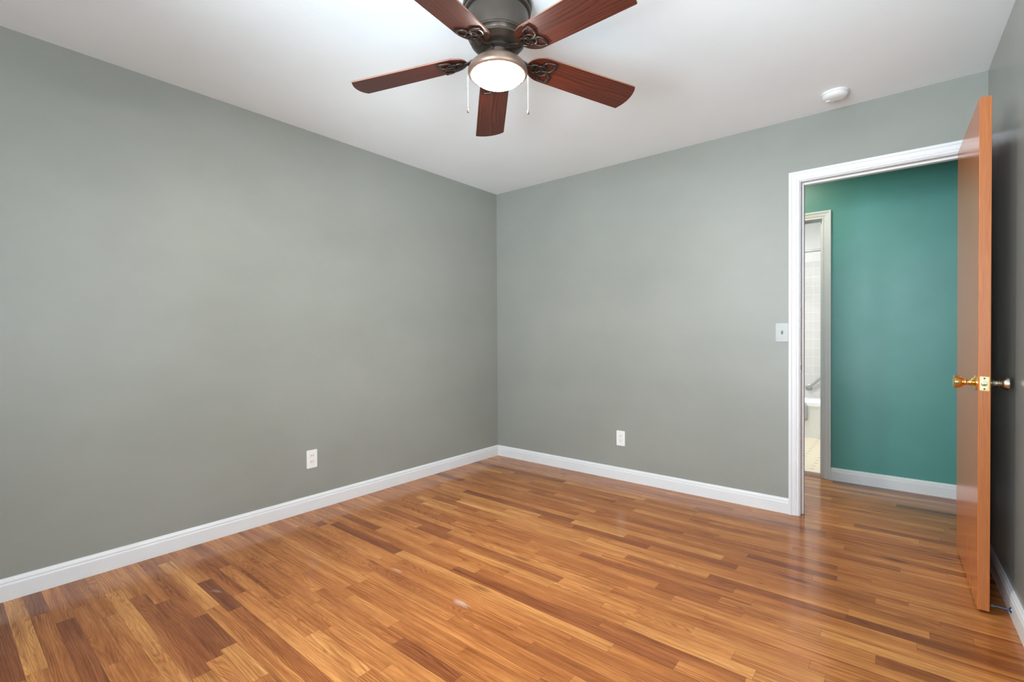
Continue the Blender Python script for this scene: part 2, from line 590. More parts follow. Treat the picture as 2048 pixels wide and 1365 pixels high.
# ------------------------------------------------------------------ floor of oak strips
# strips that stand out in the photo: x0, x1, y, tone (0 dark .. 1 light), figure of the grain
NOTABLE = [(0.481, 0.837, -2.59, 0.07, 0.5), (1.075, 1.333, -2.74, 0.91, 0.1), (0.128, 0.754, -2.657, 0.83, 0.5), (0.272, 1.18, -2.864, 0.84, 0.95), (0.404, 1.166, -2.81, 0.31, 0.4), (0.018, 0.78, -2.708, 0.35, 0.6), (0.053, 0.742, -3.205, 0.14, 0.1), (0.048, 0.718, -3.15, 0.87, 0.9), (0.048, 0.395, -3.074, 0.46, 0.3), (0.222, 0.301, -1.899, 0.2, 0.2), (0.245, 0.6, -1.731, 0.17, 0.2), (0.323, 0.948, -1.538, 0.21, 0.15), (0.505, 1.419, -0.964, 0.17, 0.1), (1.46, 1.92, -0.984, 0.2, 0.3), (1.013, 1.748, -1.579, 0.3, 0.2), (1.738, 1.996, -1.561, 0.76, 1.0), (0.937, 2.152, -1.849, 0.83, 0.3), (1.395, 2.053, -1.77, 0.35, 0.4), (0.964, 1.971, -1.501, 0.76, 0.6), (2.259, 2.868, -0.885, 0.33, 0.3), (1.76, 2.342, -0.961, 0.24, 0.2), (1.876, 2.388, -1.169, 0.29, 0.2), (2.111, 2.464, -1.327, 0.35, 0.4), (2.014, 2.354, -1.432, 0.69, 0.3), (2.344, 2.764, -1.565, 0.8, 0.3), (2.152, 2.566, -1.741, 0.33, 0.2), (2.122, 2.582, -1.663, 0.83, 0.2), (1.239, 1.581, -2.483, 0.8, 0.4), (0.903, 1.255, -2.418, 0.43, 0.9), (0, 0.165, -2.406, 0.71, 0.2), (0.046, 0.538, -2.692, 0.59, 0.3), (1.544, 1.948, -0.36, 0.76, 0.2), (1.983, 2.717, -0.349, 0.74, 0.2), (2.594, 2.946, -0.467, 0.29, 0.4), (2.788, 3.035, -1.086, 0.76, 0.2), (2.887, 3.077, -1.355, 0.24, 0.3), (0.993, 1.486, -0.888, 0.71, 0.2), (0.539, 0.966, -2.295, 0.5, 0.8), (1.608, 1.919, -2.047, 0.46, 0.4), (0.609, 0.923, -1.964, 0.8, 0.3)]


def build_floor():
    rnd = random.Random(11)
    sw = 0.0572
    bm = bmesh.new()
    uvl = bm.loops.layers.uv.new('board')
    tl = bm.loops.layers.float_color.new('tone')
    dl = bm.loops.layers.float_color.new('dims')

    def board(x0, x1, y0, y1, tone, seed, fig, flip):
        vs = [bm.verts.new(p) for p in ((x0, y0, 0), (x1, y0, 0), (x1, y1, 0), (x0, y1, 0))]
        f = bm.faces.new(vs)
        L, Wd = x1 - x0, y1 - y0
        for l, (u, v) in zip(f.loops, ((0, 0), (L, 0), (L, Wd), (0, Wd))):
            l[uvl].uv = (u, Wd - v if flip else v)
            l[tl] = (tone, seed, fig, 1)
            l[dl] = (L, Wd, 0, 1)

    rows = {}
    for x0, x1, y, tone, fig in NOTABLE:
        r = math.floor(-y / sw)
        while any(not (x1 <= a or x0 >= b) for a, b, _, _ in rows.get(r, [])):
            r += 1
        rows.setdefault(r, []).append((x0, x1, tone, fig))
    for r in range(math.floor(-HY1 / sw), math.ceil(-YF / sw) + 1):
        y1, y0 = -r * sw, -(r + 1) * sw
        xs, xe = (-0.02, 3.45) if y1 <= 0.01 else (XW, XE)
        segs, cur = [], xs
        for a, b, tone, fig in sorted(rows.get(r, [])):
            if a < cur + 0.12:
                a = cur
            segs.append((cur, a, None))
            segs.append((a, b, (tone, fig)))
            cur = b
        segs.append((cur, xe, None))
        first = True
        for a, b, t_ in segs:
            if b - a < 1e-4:
                continue
            if t_:
                board(a, b, y0, y1, t_[0], rnd.random(), t_[1], rnd.random() < 0.5)
                first = False
                continue
            p = a
            while p < b - 0.001:
                L = rnd.choice((0.35, 0.5, 0.65, 0.8, 0.95, 1.2)) * rnd.uniform(0.85, 1.15)
                if first:
                    L *= rnd.uniform(0.3, 1.0)
                    first = False
                q = min(b, p + L)
                if b - q < 0.2:
                    q = b
                tone = min(0.95, max(0.08, rnd.gauss(0.55, 0.12)))
                if rnd.random() < 0.07:
                    tone = rnd.uniform(0.12, 0.28)
                elif rnd.random() < 0.08:
                    tone = rnd.uniform(0.78, 0.94)
                board(p, q, y0, y1, tone, rnd.random(), rnd.random() ** 1.6, rnd.random() < 0.5)
                p = q
    box(bm, -0.1, XE, YF - 0.12, HY1, -0.06, -0.004)
    return bm


structure(make('floor', build_floor(), 'oak'), 'narrow oak strip floor with amber varnish')

# ------------------------------------------------------------------ room shell
# left wall
bm = bmesh.new()
box(bm, -0.12, 0.0, YF - 0.12, 0.0, 0, H)
structure(make('wall_left', bm, 'wall'), 'plain grey painted wall on the left')


def wall_with_holes(bm, x0, x1, y0, y1, holes, z1=H):
    """wall along X between y0 and y1 with rectangular holes (xa, xb, za, zb)"""
    x = x0
    for xa, xb, za, zb in holes:
        box(bm, x, xa, y0, y1, 0, z1)
        if za > 0:
            box(bm, xa, xb, y0, y1, 0, za)
        box(bm, xa, xb, y0, y1, zb, z1)
        x = xb
    box(bm, x, x1, y0, y1, 0, z1)
    bmesh.ops.remove_doubles(bm, verts=bm.verts, dist=1e-5)
    seen = {}
    for f in list(bm.faces):
        k = tuple(sorted(v.index for v in f.verts))
        seen.setdefault(k, []).append(f)


WR = Matrix.Translation((3.282, 0, 0)) @ Matrix.Rotation(math.atan2(-1, TH), 4, 'Z')   # along the right wall, +Y outwards
WFM = Matrix(((1, 0, 0, 0), (0, -1, 0, YF), (0, 0, 1, 0), (0, 0, 0, 1)))             # front wall, +Y outwards


def two_sided(bm, axis, thr):
    for f in bm.faces:
        if f.calc_center_median()[axis] > thr and abs(f.normal[axis]) > 0.5:
            f.material_index = 1


bm = bmesh.new()
wall_with_holes(bm, -0.12, XE, 0.0, 0.12, [(D0 - JT, D1 + JT, 0, DH + JT)])
bm.normal_update()
two_sided(bm, 1, 0.1)
structure(make('wall_back', bm, ['wall', 'teal']), 'grey painted back wall with the doorway')

bm = bmesh.new()
wall_with_holes(bm, 0.0, 4.1, 0.0, 0.14, WIN_ADDED)
bmesh.ops.transform(bm, matrix=WR, verts=bm.verts)
structure(make('wall_right', bm, 'wall_gloss'), 'grey painted wall behind the open door')

bm = bmesh.new()
wall_with_holes(bm, 0.0, xr(YF), YF - 0.12, YF, WIN)
structure(make('wall_front', bm, 'wall'))

bm = bmesh.new()
wall_with_holes(bm, XW, XE, HY0, HY1, [(B0 - JT, B1 + JT, 0, BH + JT)])
bm.normal_update()
two_sided(bm, 1, HY1 - 0.01)
structure(make('wall_hall', bm, ['teal', 'bath_paint']), 'teal painted hallway wall')
for nm, x0, x1 in (('wall_hall_left', XW - 0.1, XW), ('wall_hall_right', XE, XE + 0.1)):
    bm = bmesh.new()
    box(bm, x0, x1, 0.12, HY0, 0, H)
    structure(make(nm, bm, 'teal'))
BX0, BX1, BY1 = 0.95, 2.58, 3.37
bm = bmesh.new()
box(bm, BX0 - 0.1, BX1 + 0.1, BY1, BY1 + 0.1, 0, H)
wb = structure(make('wall_bathroom_back', bm, 'bath_paint'))
bm = bmesh.new()
box(bm, BX0, BX1, BY1 - 0.008, BY1, 0.30, 1.99, 0.003)
make('tile_surround', bm, 'tile', wb)['label'] = 'square white wall tile above the bathtub'
for nm, x0, x1 in (('wall_bathroom_left', BX0 - 0.1, BX0), ('wall_bathroom_right', BX1, BX1 + 0.1)):
    bm = bmesh.new()
    box(bm, x0, x1, HY1, BY1, 0, H)
    structure(make(nm, bm, 'bath_paint'))
bm = bmesh.new()
box(bm, BX0, BX1, HY1 - 0.01, BY1, -0.05, 0.004)
structure(make('floor', bm, 'vinyl'), 'cream vinyl floor with small brown diamonds')
bm = bmesh.new()
box(bm, -0.12, XE + 0.1, YF - 0.12, BY1 + 0.1, H, H + 0.1)
structure(make('ceiling', bm, 'ceiling'), 'flat white ceiling')

# ------------------------------------------------------------------ baseboards
BASE = [(0, 0), (0.014, 0), (0.0145, 0.066), (0.0135, 0.070), (0.0115, 0.074), (0.0125, 0.078), (0.0115, 0.083), (0.008, 0.088), (0.005, 0.094), (0, 0.095)]


def baseboard(name, p, q, nrm, label=None, mat='white'):
    """skirting from p to q (xy), profile pushed out along nrm"""
    bm = bmesh.new()
    N = Vector((nrm[0], nrm[1], 0)).normalized()
    A, B = Vector((*p, 0)), Vector((*q, 0))
    a = [bm.verts.new(A + N * t + Vector((0, 0, z))) for t, z in BASE]
    b = [bm.verts.new(B + N * t + Vector((0, 0, z))) for t, z in BASE]
    bm.faces.new(a)
    bm.faces.new(b)
    for i in range(len(BASE)):
        j = (i + 1) % len(BASE)
        bm.faces.new((a[i], a[j], b[j], b[i]))
    return structure(make(name, bm, mat), label)


CW = 0.057
baseboard('baseboard_left', (0, YF), (0, 0), (1, 0), 'white baseboard along the left wall')
baseboard('baseboard_back', (0.014, 0), (D0 - 0.005 - CW, 0), (0, -1), 'white baseboard along the back wall')
baseboard('baseboard_right', (xr(-0.02), -0.02), (xr(YF), YF), (-1, -TH), 'white baseboard behind the open door')
baseboard('baseboard_front', (0, YF), (xr(YF), YF), (0, 1))
baseboard('baseboard_hall', (B1 + 0.005 + CW, HY0), (XE, HY0), (0, -1), 'white baseboard under the teal wall')
baseboard('baseboard_hall_left', (XW, HY0), (B0 - 0.005 - CW, HY0), (0, -1))

# ------------------------------------------------------------------ door casings and jambs
CAS = [(0.0, 0.0), (0.0, 0.009), (0.004, 0.011), (0.008, 0.010), (0.010, 0.0075), (0.014, 0.0075), (0.017, 0.011), (0.024, 0.0125),
       (0.038, 0.014), (0.041, 0.017), (0.045, 0.0185), (0.052, 0.019), (0.056, 0.0175), (0.057, 0.015), (0.057, 0.0)]


def casing(bm, x0, x1, zt, yf, sg):
    x0 -= 0.005
    x1 += 0.005
    zt += 0.005
    st = []
    for k in range(4):
        row = []
        for a, t in CAS:
            x = x0 - a if k < 2 else x1 + a
            z = 0.0 if k in (0, 3) else zt + a
            row.append(bm.verts.new((x, yf + sg * t, z)))
        st.append(row)
    for r, s in zip(st, st[1:]):
        for i in range(len(CAS)):
            j = (i + 1) % len(CAS)
            bm.faces.new((r[i], r[j], s[j], s[i]))
    bm.faces.new(st[0])
    bm.faces.new(st[3])


def jamb(bm, x0, x1, zt, ya, yb, sy):
    box(bm, x0 - JT, x0, ya, yb, 0, zt + JT, 0.001)
    box(bm, x1, x1 + JT, ya, yb, 0, zt + JT, 0.001)
    box(bm, x0, x1, ya, yb, zt, zt + JT, 0.001)
    # stops
    box(bm, x0, x0 + 0.012, sy, sy + 0.035, 0, zt, 0.002)
    box(bm, x1 - 0.012, x1, sy, sy + 0.035, 0, zt, 0.002)
    box(bm, x0 + 0.012, x1 - 0.012, sy, sy + 0.035, zt - 0.012, zt, 0.002)


bm = bmesh.new()
jamb(bm, D0, D1, DH, 0.0, 0.12, 0.040)
t1 = structure(make('trim_1', bm, 'white'), 'white door frame between bedroom and hallway')
for nm, yf, sg in (('casing', 0.0, -1), ('casing', 0.12, 1)):
    bm = bmesh.new()
    casing(bm, D0, D1, DH, yf, sg)
    make(nm, bm, 'white', t1)
bm = bmesh.new()
box(bm, D0 - 0.001, D0 + 0.0012, 0.006, 0.032, 0.885, 0.945, 0.0005)
sp = make('strike_plate', bm, 'nickel', t1)
sp['label'] = 'small metal strike plate in the white jamb'
bm = bmesh.new()
box(bm, D0 + 0.0005, D0 + 0.0016, 0.012, 0.027, 0.900, 0.930)
make('latch_hole', bm, 'dark', sp)

bm = bmesh.new()
jamb(bm, B0, B1, BH, HY0, HY1, HY1 - 0.08)
t2 = structure(make('trim_2', bm, 'white'), 'white door frame of the bathroom across the hallway')
for yf, sg in ((HY0, -1), (HY1, 1)):
    bm = bmesh.new()
    casing(bm, B0, B1, BH, yf, sg)
    make('casing', bm, 'white', t2)
bm = bmesh.new()
prism(bm, [(HY0 + 0.0, 0.0), (HY1 + 0.015, 0.0), (HY1 + 0.010, 0.008), (HY1 - 0.02, 0.012), (HY0 + 0.03, 0.012), (HY0 + 0.008, 0.006)], B0, B1,
      Matrix(((0, 0, 1, 0), (1, 0, 0, 0), (0, 1, 0, 0), (0, 0, 0, 1))))
structure(make('trim_3', bm, 'threshold'), 'brown threshold strip under the bathroom door')

# ------------------------------------------------------------------ windows: front wall, plus one added in the right wall for fill


def window(n, a, b, z0, z1, mx):
    def mk(name, bm, mat, parent=None):
        bmesh.ops.transform(bm, matrix=mx, verts=bm.verts)
        return make(name, bm, mat, parent)
    bm = bmesh.new()
    f = 0.045
    ya, yb = 0.02, 0.11
    box(bm, a, a + f, ya, yb, z0, z1, 0.003)
    box(bm, b - f, b, ya, yb, z0, z1, 0.003)
    box(bm, a + f, b - f, ya, yb, z0, z0 + f, 0.003)
    box(bm, a + f, b - f, ya, yb, z1 - f, z1, 0.003)
    box(bm, a + f, b - f, ya + 0.01, yb - 0.01, (z0 + z1) / 2 - 0.02, (z0 + z1) / 2 + 0.02, 0.003)
    w = structure(mk('window_%d' % n, bm, 'win_frame'))
    bm = bmesh.new()
    box(bm, a - 0.06, b + 0.06, -0.05, 0.0, z0 - 0.03, z0, 0.004)
    mk('window_sill', bm, 'win_frame', w)
    bm = bmesh.new()
    cs = 0.06
    for q in ((a - cs, a, z0, z1 + cs), (b, b + cs, z0, z1 + cs), (a, b, z1, z1 + cs)):
        box(bm, q[0], q[1], -0.016, 0.0, q[2], q[3], 0.003)
    mk('casing', bm, 'win_frame', w)
    for zz in ((z0 + f, (z0 + z1) / 2 - 0.02), ((z0 + z1) / 2 + 0.02, z1 - f)):
        bm = bmesh.new()
        box(bm, a + f, b - f, 0.064, 0.068, zz[0], zz[1])
        mk('pane', bm, 'glass', w)


for i, q in enumerate(WIN):
    window(i + 1, *q, WFM)
for i, q in enumerate(WIN_ADDED):
    window(len(WIN) + i + 1, *q, WR)

# ------------------------------------------------------------------ the open bedroom door
ang = math.atan2(-0.9997, 0.0244)
door = bpy.data.objects.new('door_1', None)
C.objects.link(door)
door.location = (3.170, -0.003, 0.0)
door.rotation_euler = (0, 0, ang)
structure(door, 'varnished orange-brown wooden door standing open against the right wall')
DL, DT, DB, DTOP = 0.736, 0.036, 0.012, 2.052
bm = bmesh.new()
box(bm, 0, DL, 0, DT, DB, DTOP)
bm.normal_update()
for f in bm.faces:
    f.material_index = 0 if abs(f.normal.y) > 0.5 else 1
es = [e for e in bm.edges]
bmesh.ops.bevel(bm, geom=es, offset=0.0012, segments=2, profile=0.5, affect='EDGES')
make('door_leaf', bm, ['door_face', 'door_edge'], door)
# chipped veneer slivers at the foot of the door
bm = bmesh.new()
for k, (xx, hh) in enumerate(((0.42, 0.20), (0.47, 0.12), (0.51, 0.16), (0.57, 0.10), (0.64, 0.07), (0.70, 0.10))):
    v = [bm.verts.new(p) for p in ((xx, -0.0006, DB + 0.001), (xx + 0.006, -0.0006, DB + 0.001), (xx + 0.003, -0.0006, DB + hh))]
    w_ = [bm.verts.new((p.co.x, 0.0002, p.co.z)) for p in v]
    bm.faces.new(v)
    bm.faces.new(w_)
    for i in range(3):
        j = (i + 1) % 3
        bm.faces.new((v[i], v[j], w_[j], w_[i]))
make('worn_veneer', bm, 'chip' if 'chip' in M else 'door_edge', door)['label'] = 'pale chipped veneer at the foot of the door'

KNOB = [(0.0, 0.0), (0.0325, 0.0), (0.0325, 0.0025), (0.029, 0.005), (0.021, 0.009), (0.0135, 0.014), (0.0115, 0.018), (0.0115, 0.030), (0.0135, 0.033),
        (0.013, 0.036), (0.0185, 0.041), (0.0225, 0.047), (0.0248, 0.055), (0.0262, 0.064), (0.0262, 0.0665), (0.0245, 0.068), (0.020, 0.067), (0.0, 0.0655)]
KX, KZ = 0.680, 0.917
for nm, side, mat, sc, lab in (('doorknob', -1, 'brass', 1.0, 'polished brass tulip knob'), ('doorknob', 1, 'nickel', 0.86, 'dull nickel tulip knob facing the wall')):
    bm = bmesh.new()
    if side < 0:
        mx = Matrix.Translation((KX, 0, KZ)) @ Matrix.Rotation(math.radians(90), 4, 'X')
    else:
        mx = Matrix.Translation((KX, DT, KZ)) @ Matrix.Rotation(math.radians(-90), 4, 'X') @ Matrix.Diagonal((1, 1, sc, 1))
    lathe(bm, KNOB, 40, mx)
    make(nm, bm, mat, door, smooth=True, sharp=35)['label'] = lab
bm = bmesh.new()
box(bm, DL - 0.001, DL + 0.0015, 0.004, 0.032, KZ - 0.029, KZ + 0.029, 0.003)
lp = make('latch_plate', bm, 'pale_brass', door)
lp['label'] = 'square brass latch plate on the door edge'
bm = bmesh.new()
mx = Matrix.Translation((DL + 0.001, 0.017, KZ)) @ Matrix.Rotation(math.radians(90), 4, 'Y')
lathe(bm, [(0.0, 0.0), (0.0095, 0.0), (0.0095, 0.004), (0.0075, 0.0075), (0.0, 0.0085)], 24, mx)
make('latch_bolt', bm, 'nickel', lp, smooth=True, sharp=35)
for dz in (-0.021, 0.021):
    bm = bmesh.new()
    lathe(bm, [(0.0, 0.0), (0.0036, 0.0), (0.0030, 0.0012), (0.0, 0.0014)], 16, Matrix.Translation((DL + 0.0012, 0.018, KZ + dz)) @ Matrix.Rotation(math.radians(90), 4, 'Y'))
    make('screw', bm, 'bronze', lp, smooth=True, sharp=35)

# door stop on the baseboard behind the door
sy, sz = -0.722, 0.034
wx = xr(sy) - 0.0145
ds = empty('door_stop', (wx, sy, sz), 'thin dark blue metal rod door stop on the baseboard behind the open door', 'door stop')
bm = bmesh.new()
RY = Matrix.Rotation(math.radians(-90), 4, 'Y')
ln = wx - 3.2262
lathe(bm, [(0.0, 0.0), (0.011, 0.0), (0.010, 0.003), (0.0045, 0.005), (0.0040, ln - 0.010), (0.0, ln - 0.010)], 20, RY)
make('rod', bm, 'stop', ds, smooth=True, sharp=40)
bm = bmesh.new()
lathe(bm, [(0.0, ln - 0.012), (0.0065, ln - 0.012), (0.0070, ln - 0.003), (0.005, ln), (0.0, ln)], 20, RY)
make('bumper', bm, 'rubber', ds, smooth=True, sharp=40)

# ------------------------------------------------------------------ outlets and switch (built facing -Y, centred on the plate)


def rrect(w, h, r, n=5):
    P = []
    for cx, cy, a0 in ((w / 2 - r, h / 2 - r, 0), (-w / 2 + r, h / 2 - r, 90), (-w / 2 + r, -h / 2 + r, 180), (w / 2 - r, -h / 2 + r, 270)):
        for k in range(n + 1):
            a = math.radians(a0 + 90 * k / n)
            P.append((cx + r * math.cos(a), cy + r * math.sin(a)))
    return P


XZ = Matrix(((1, 0, 0, 0), (0, 0, -1, 0), (0, 1, 0, 0), (0, 0, 0, 1)))   # (x, y, h) -> (x, -h, z=y)


def plate(bm, w=0.070, h=0.115, d=0.0055):
    vs = prism(bm, rrect(w, h, 0.003), 0, d)
    top = [f for f in bm.faces if all(abs(v.co.z - d) < 1e-6 for v in f.verts)]
    es = list({e for f in top for e in f.edges})
    bmesh.ops.bevel(bm, geom=es, offset=0.003, segments=3, profile=0.6, affect='EDGES')
    bmesh.ops.transform(bm, matrix=XZ, verts=bm.verts)


def outlet(loc, rz, label, kind):
    e = empty('wall_outlet', loc, label, 'outlet', 'outlets low on the grey walls', rz)
    bm = bmesh.new()
    plate(bm)
    make('cover_plate', bm, 'plastic', e)
    if kind == 'duplex':
        for s in (1, -1):
            bm = bmesh.new()
            P = [(0.0165 * math.cos(a), max(-0.0135, min(0.0135, 0.0165 * math.sin(a)))) for a in [2 * math.pi * k / 32 for k in range(32)]]
            prism(bm, P, 0.0052, 0.0075)
            bmesh.ops.translate(bm, vec=(0, s * 0.0195, 0), verts=bm.verts)
            bmesh.ops.transform(bm, matrix=XZ, verts=bm.verts)
            r = make('receptacle', bm, 'socket', e)
            bm = bmesh.new()
            for x in (-0.0065, 0.0065):
                box(bm, x - 0.0013, x + 0.0013, -0.0080, -0.0070, s * 0.0195 - 0.001, s * 0.0195 + 0.008)
            make('slot', bm, 'dark', r)
        bm = bmesh.new()
        lathe(bm, [(0, 0.005), (0.003, 0.005), (0.0025, 0.0068), (0, 0.007)], 14)
        bmesh.ops.transform(bm, matrix=XZ, verts=bm.verts)
        make('screw', bm, 'socket', e, smooth=True, sharp=40)
    else:
        bm = bmesh.new()
        prism(bm, rrect(0.033, 0.067, 0.002), 0.005, 0.0078)
        bmesh.ops.transform(bm, matrix=XZ, verts=bm.verts)
        r = make('receptacle', bm, 'plastic', e)
        for s in (1, -1):
            bm = bmesh.new()
            for x, l in ((-0.0065, 0.008), (0.0065, 0.0065)):
                box(bm, x - 0.0012, x + 0.0012, -0.0083, -0.0075, s * 0.0165 + 0.001, s * 0.0165 + 0.001 + l)
            m = bmesh.ops.create_circle(bm, cap_ends=True, radius=0.0028, segments=14)
            bmesh.ops.transform(bm, matrix=Matrix.Translation((0, -0.0083, s * 0.0165 - 0.006)) @ Matrix.Rotation(math.radians(90), 4, 'X'), verts=m['verts'])
            r2 = bmesh.ops.extrude_face_region(bm, geom=[f for f in bm.faces if all(v in m['verts'] for v in f.verts)])
            bmesh.ops.translate(bm, vec=(0, 0.0008, 0), verts=[g for g in r2['geom'] if isinstance(g, bmesh.types.BMVert)])
            make('slot', bm, 'dark', r)
    return e


outlet((0.0, -1.828, 0.330), math.radians(90), 'white duplex outlet with round sockets low on the left wall', 'duplex')
outlet((1.263, 0.0, 0.322), 0.0, 'white outlet with a rectangular socket block low on the back wall', 'decora')

e = empty('light_switch', (2.3655, 0.0, 1.130), 'grey-painted toggle light switch beside the white door frame', 'light switch')
bm = bmesh.new()
plate(bm)
make('cover_plate', bm, 'switch_plastic', e)
bm = bmesh.new()
box(bm, -0.0055, 0.0055, -0.0066, -0.005, -0.0125, 0.0125)
sl = make('toggle_slot', bm, 'slot_grey', e)
bm = bmesh.new()
box(bm, -0.0042, 0.0042, -0.0185, -0.0055, -0.0045, 0.0045, 0.0012, mtx=Matrix.Rotation(math.radians(-28), 4, 'X'))
make('toggle', bm, 'switch_plastic', e)
for s in (1, -1):
    bm = bmesh.new()
    lathe(bm, [(0, 0.005), (0.003, 0.005), (0.0025, 0.0066), (0, 0.0068)], 14)
    bmesh.ops.translate(bm, vec=(0, s * 0.030, 0), verts=bm.verts)
    bmesh.ops.transform(bm, matrix=XZ, verts=bm.verts)
    make('screw', bm, 'switch_plastic', e, smooth=True, sharp=40)

# ------------------------------------------------------------------ smoke detector
e = empty('smoke_detector', (2.661, -0.226, H), 'round white smoke detector on the ceiling near the doorway', 'smoke detector')
bm = bmesh.new()
lathe(bm, [(0, 0), (0.0625, 0), (0.0635, -0.004), (0.0635, -0.009), (0.061, -0.0115), (0.0585, -0.0120)], 64)
make('base_ring', bm, 'plastic', e, smooth=True, sharp=40)
bm = bmesh.new()
lathe(bm, [(0.0590, -0.0112), (0.0605, -0.0150), (0.0600, -0.021), (0.0560, -0.028), (0.0475, -0.0335), (0.036, -0.0365), (0.018, -0.038), (0, -0.0385)], 64)
make('dome', bm, 'plastic', e, smooth=True, sharp=60)
bm = bmesh.new()
lathe(bm, [(0.012, -0.030), (0.0125, -0.0385), (0.011, -0.0410), (0.006, -0.0415), (0, -0.0405)], 32, Matrix.Translation((-0.032, 0.004, 0.001)))
make('test_button', bm, 'plastic', e, smooth=True, sharp=40)
bm = bmesh.new()
for k in range(5):
    box(bm, -0.010 + k * 0.0065, -0.0080 + k * 0.0065, 0.016, 0.027, -0.0383, -0.0330, 0.0004)
make('sounder_grille', bm, 'slot_grey', e)
bm = bmesh.new()
lathe(bm, [(0, -0.027), (0.0022, -0.027), (0.0018, -0.0315), (0, -0.032)], 12, Matrix.Translation((0.040, 0.032, 0.004)))
make('indicator', bm, 'chain', e, smooth=True)

# ------------------------------------------------------------------ ceiling fan
FXC, FYC = 1.698, -1.934
fan = empty('ceiling_fan', (FXC, FYC, H), 'dark bronze ceiling fan with five walnut blades and a lit round lamp', 'ceiling fan')


def zf(z):
    return z - H


bm = bmesh.new()
lathe(bm, [(r, zf(z)) for r, z in [(0, 2.44), (0.137, 2.44), (0.139, 2.428), (0.136, 2.418), (0.131, 2.415), (0.134, 2.409), (0.133, 2.402), (0.128, 2.398), (0.1245, 2.397)]], 96)
make('canopy', bm, 'bronze', fan, smooth=True, sharp=50)
bm = bmesh.new()
lathe(bm, [(r, zf(z)) for r, z in [(0.1240, 2.400), (0.1240, 2.36), (0.1225, 2.325), (0.1190, 2.309), (0.1175, 2.308), (0.1165, 2.303), (0.1150, 2.302), (0.109, 2.290), (0.1075, 2.2895),
                                   (0.1065, 2.284), (0.1050, 2.283), (0.096, 2.272), (0.084, 2.264), (0.060, 2.260), (0, 2.260)]], 96)
mh = make('motor_housing', bm, 'bronze', fan, smooth=True, sharp=30)
bm = bmesh.new()
lathe(bm, [(r, zf(z)) for r, z in [(0.0, 2.262), (0.066, 2.262), (0.067, 2.252), (0.050, 2.248), (0.048, 2.232), (0, 2.232)]], 64)
make('flywheel', bm, 'bronze', fan, smooth=True, sharp=30)
bm = bmesh.new()
lathe(bm, [(r, zf(z)) for r, z in [(0, 2.236), (0.046, 2.236), (0.050, 2.222), (0.074, 2.217), (0.097, 2.207), (0.111, 2.194), (0.1185, 2.179), (0.1195, 2.171), (0.1175, 2.164), (0.1130, 2.159), (0.1060, 2.157), (0.1010, 2.158), (0.0990, 2.163), (0.0985, 2.172)]], 96)
make('lamp_ring', bm, 'bronze_light', fan, smooth=True, sharp=50)
bm = bmesh.new()
G = [(0.0980, 2.168), (0.0980, 2.159)]
for k in range(1, 13):
    a = math.radians(90 * k / 12)
    G.append((0.0980 * math.cos(a), 2.159 - 0.038 * math.sin(a)))
G[-1] = (0, G[-1][1])
lathe(bm, [(r, zf(z)) for r, z in G], 96)
make('lamp_globe', bm, 'globe', fan, smooth=True)['label'] = 'glowing white glass bowl'

side = Vector((0.7734, 0.6339, 0)).normalized()
for s, zt, zb_ in ((-1, 2.172, 2.030), (1, 2.168, 2.022)):
    p0 = side * s * 0.1205 + Vector((0.0, 0.0, 0))
    bm = bmesh.new()
    tube(bm, [(p0.x * 0.93, p0.y * 0.93, zf(zt)), (p0.x, p0.y, zf(zt - 0.004)), (p0.x, p0.y, zf(zt - 0.012)), (p0.x, p0.y, zf(zb_))], 0.0007, 8)
    n = int((zt - 0.012 - zb_) / 0.0045)
    for k in range(n):
        z = zt - 0.014 - k * 0.0045
        lathe(bm, [(0, 0.0013), (0.0011, 0.0007), (0.0011, -0.0007), (0, -0.0013)], 6, Matrix.Translation((p0.x, p0.y, zf(z))))
    pc = make('pull_chain', bm, 'chain', fan, smooth=True)
    bm = bmesh.new()
    lathe(bm, [(0, 0), (0.0018, -0.001), (0.0028, -0.007), (0.0042, -0.013), (0.0030, -0.018), (0, -0.020)], 16, Matrix.Translation((p0.x, p0.y, zf(zb_ + 0.001))))
    make('pendant', bm, 'bronze', pc, smooth=True)


def blade_outline():
    up, lo = [], []
    w0, w1 = 0.0660, 0.0745
    xs, xt = 0.205, 0.606
    # root: half ellipse
    P = []
    for k in range(0, 17):
        a = math.radians(90 + 180 * k / 16)
        P.append((xs + 0.075 * math.cos(a), w0 * math.sin(a)))
    # now at (xs, -w0); along -y side to the tip
    P.append((0.40, -(w0 + w1) / 2))
    P.append((xt - 0.002, -w1))
    P.append((xt + 0.003, -w1 + 0.002))
    for k in range(1, 10):
        s = -1 + 2 * k / 10
        P.append((xt + 0.003 + 0.017 * (1 - s * s) - 0.002 * s, w1 * s * 0.985))
    P.append((xt + 0.003, w1 - 0.002))
    P.append((xt, w1))
    P.append((0.40, (w0 + w1) / 2))
    return P


def blade_mesh(bm):
    prism(bm, blade_outline(), -0.003, 0.003, mat=0, side=1)
    top = [f for f in bm.faces if abs(f.calc_center_median().z) > 0.0029]
    es = list({e for f in top for e in f.edges})
    bmesh.ops.bevel(bm, geom=es, offset=0.0012, segments=2, profile=0.5, affect='EDGES')


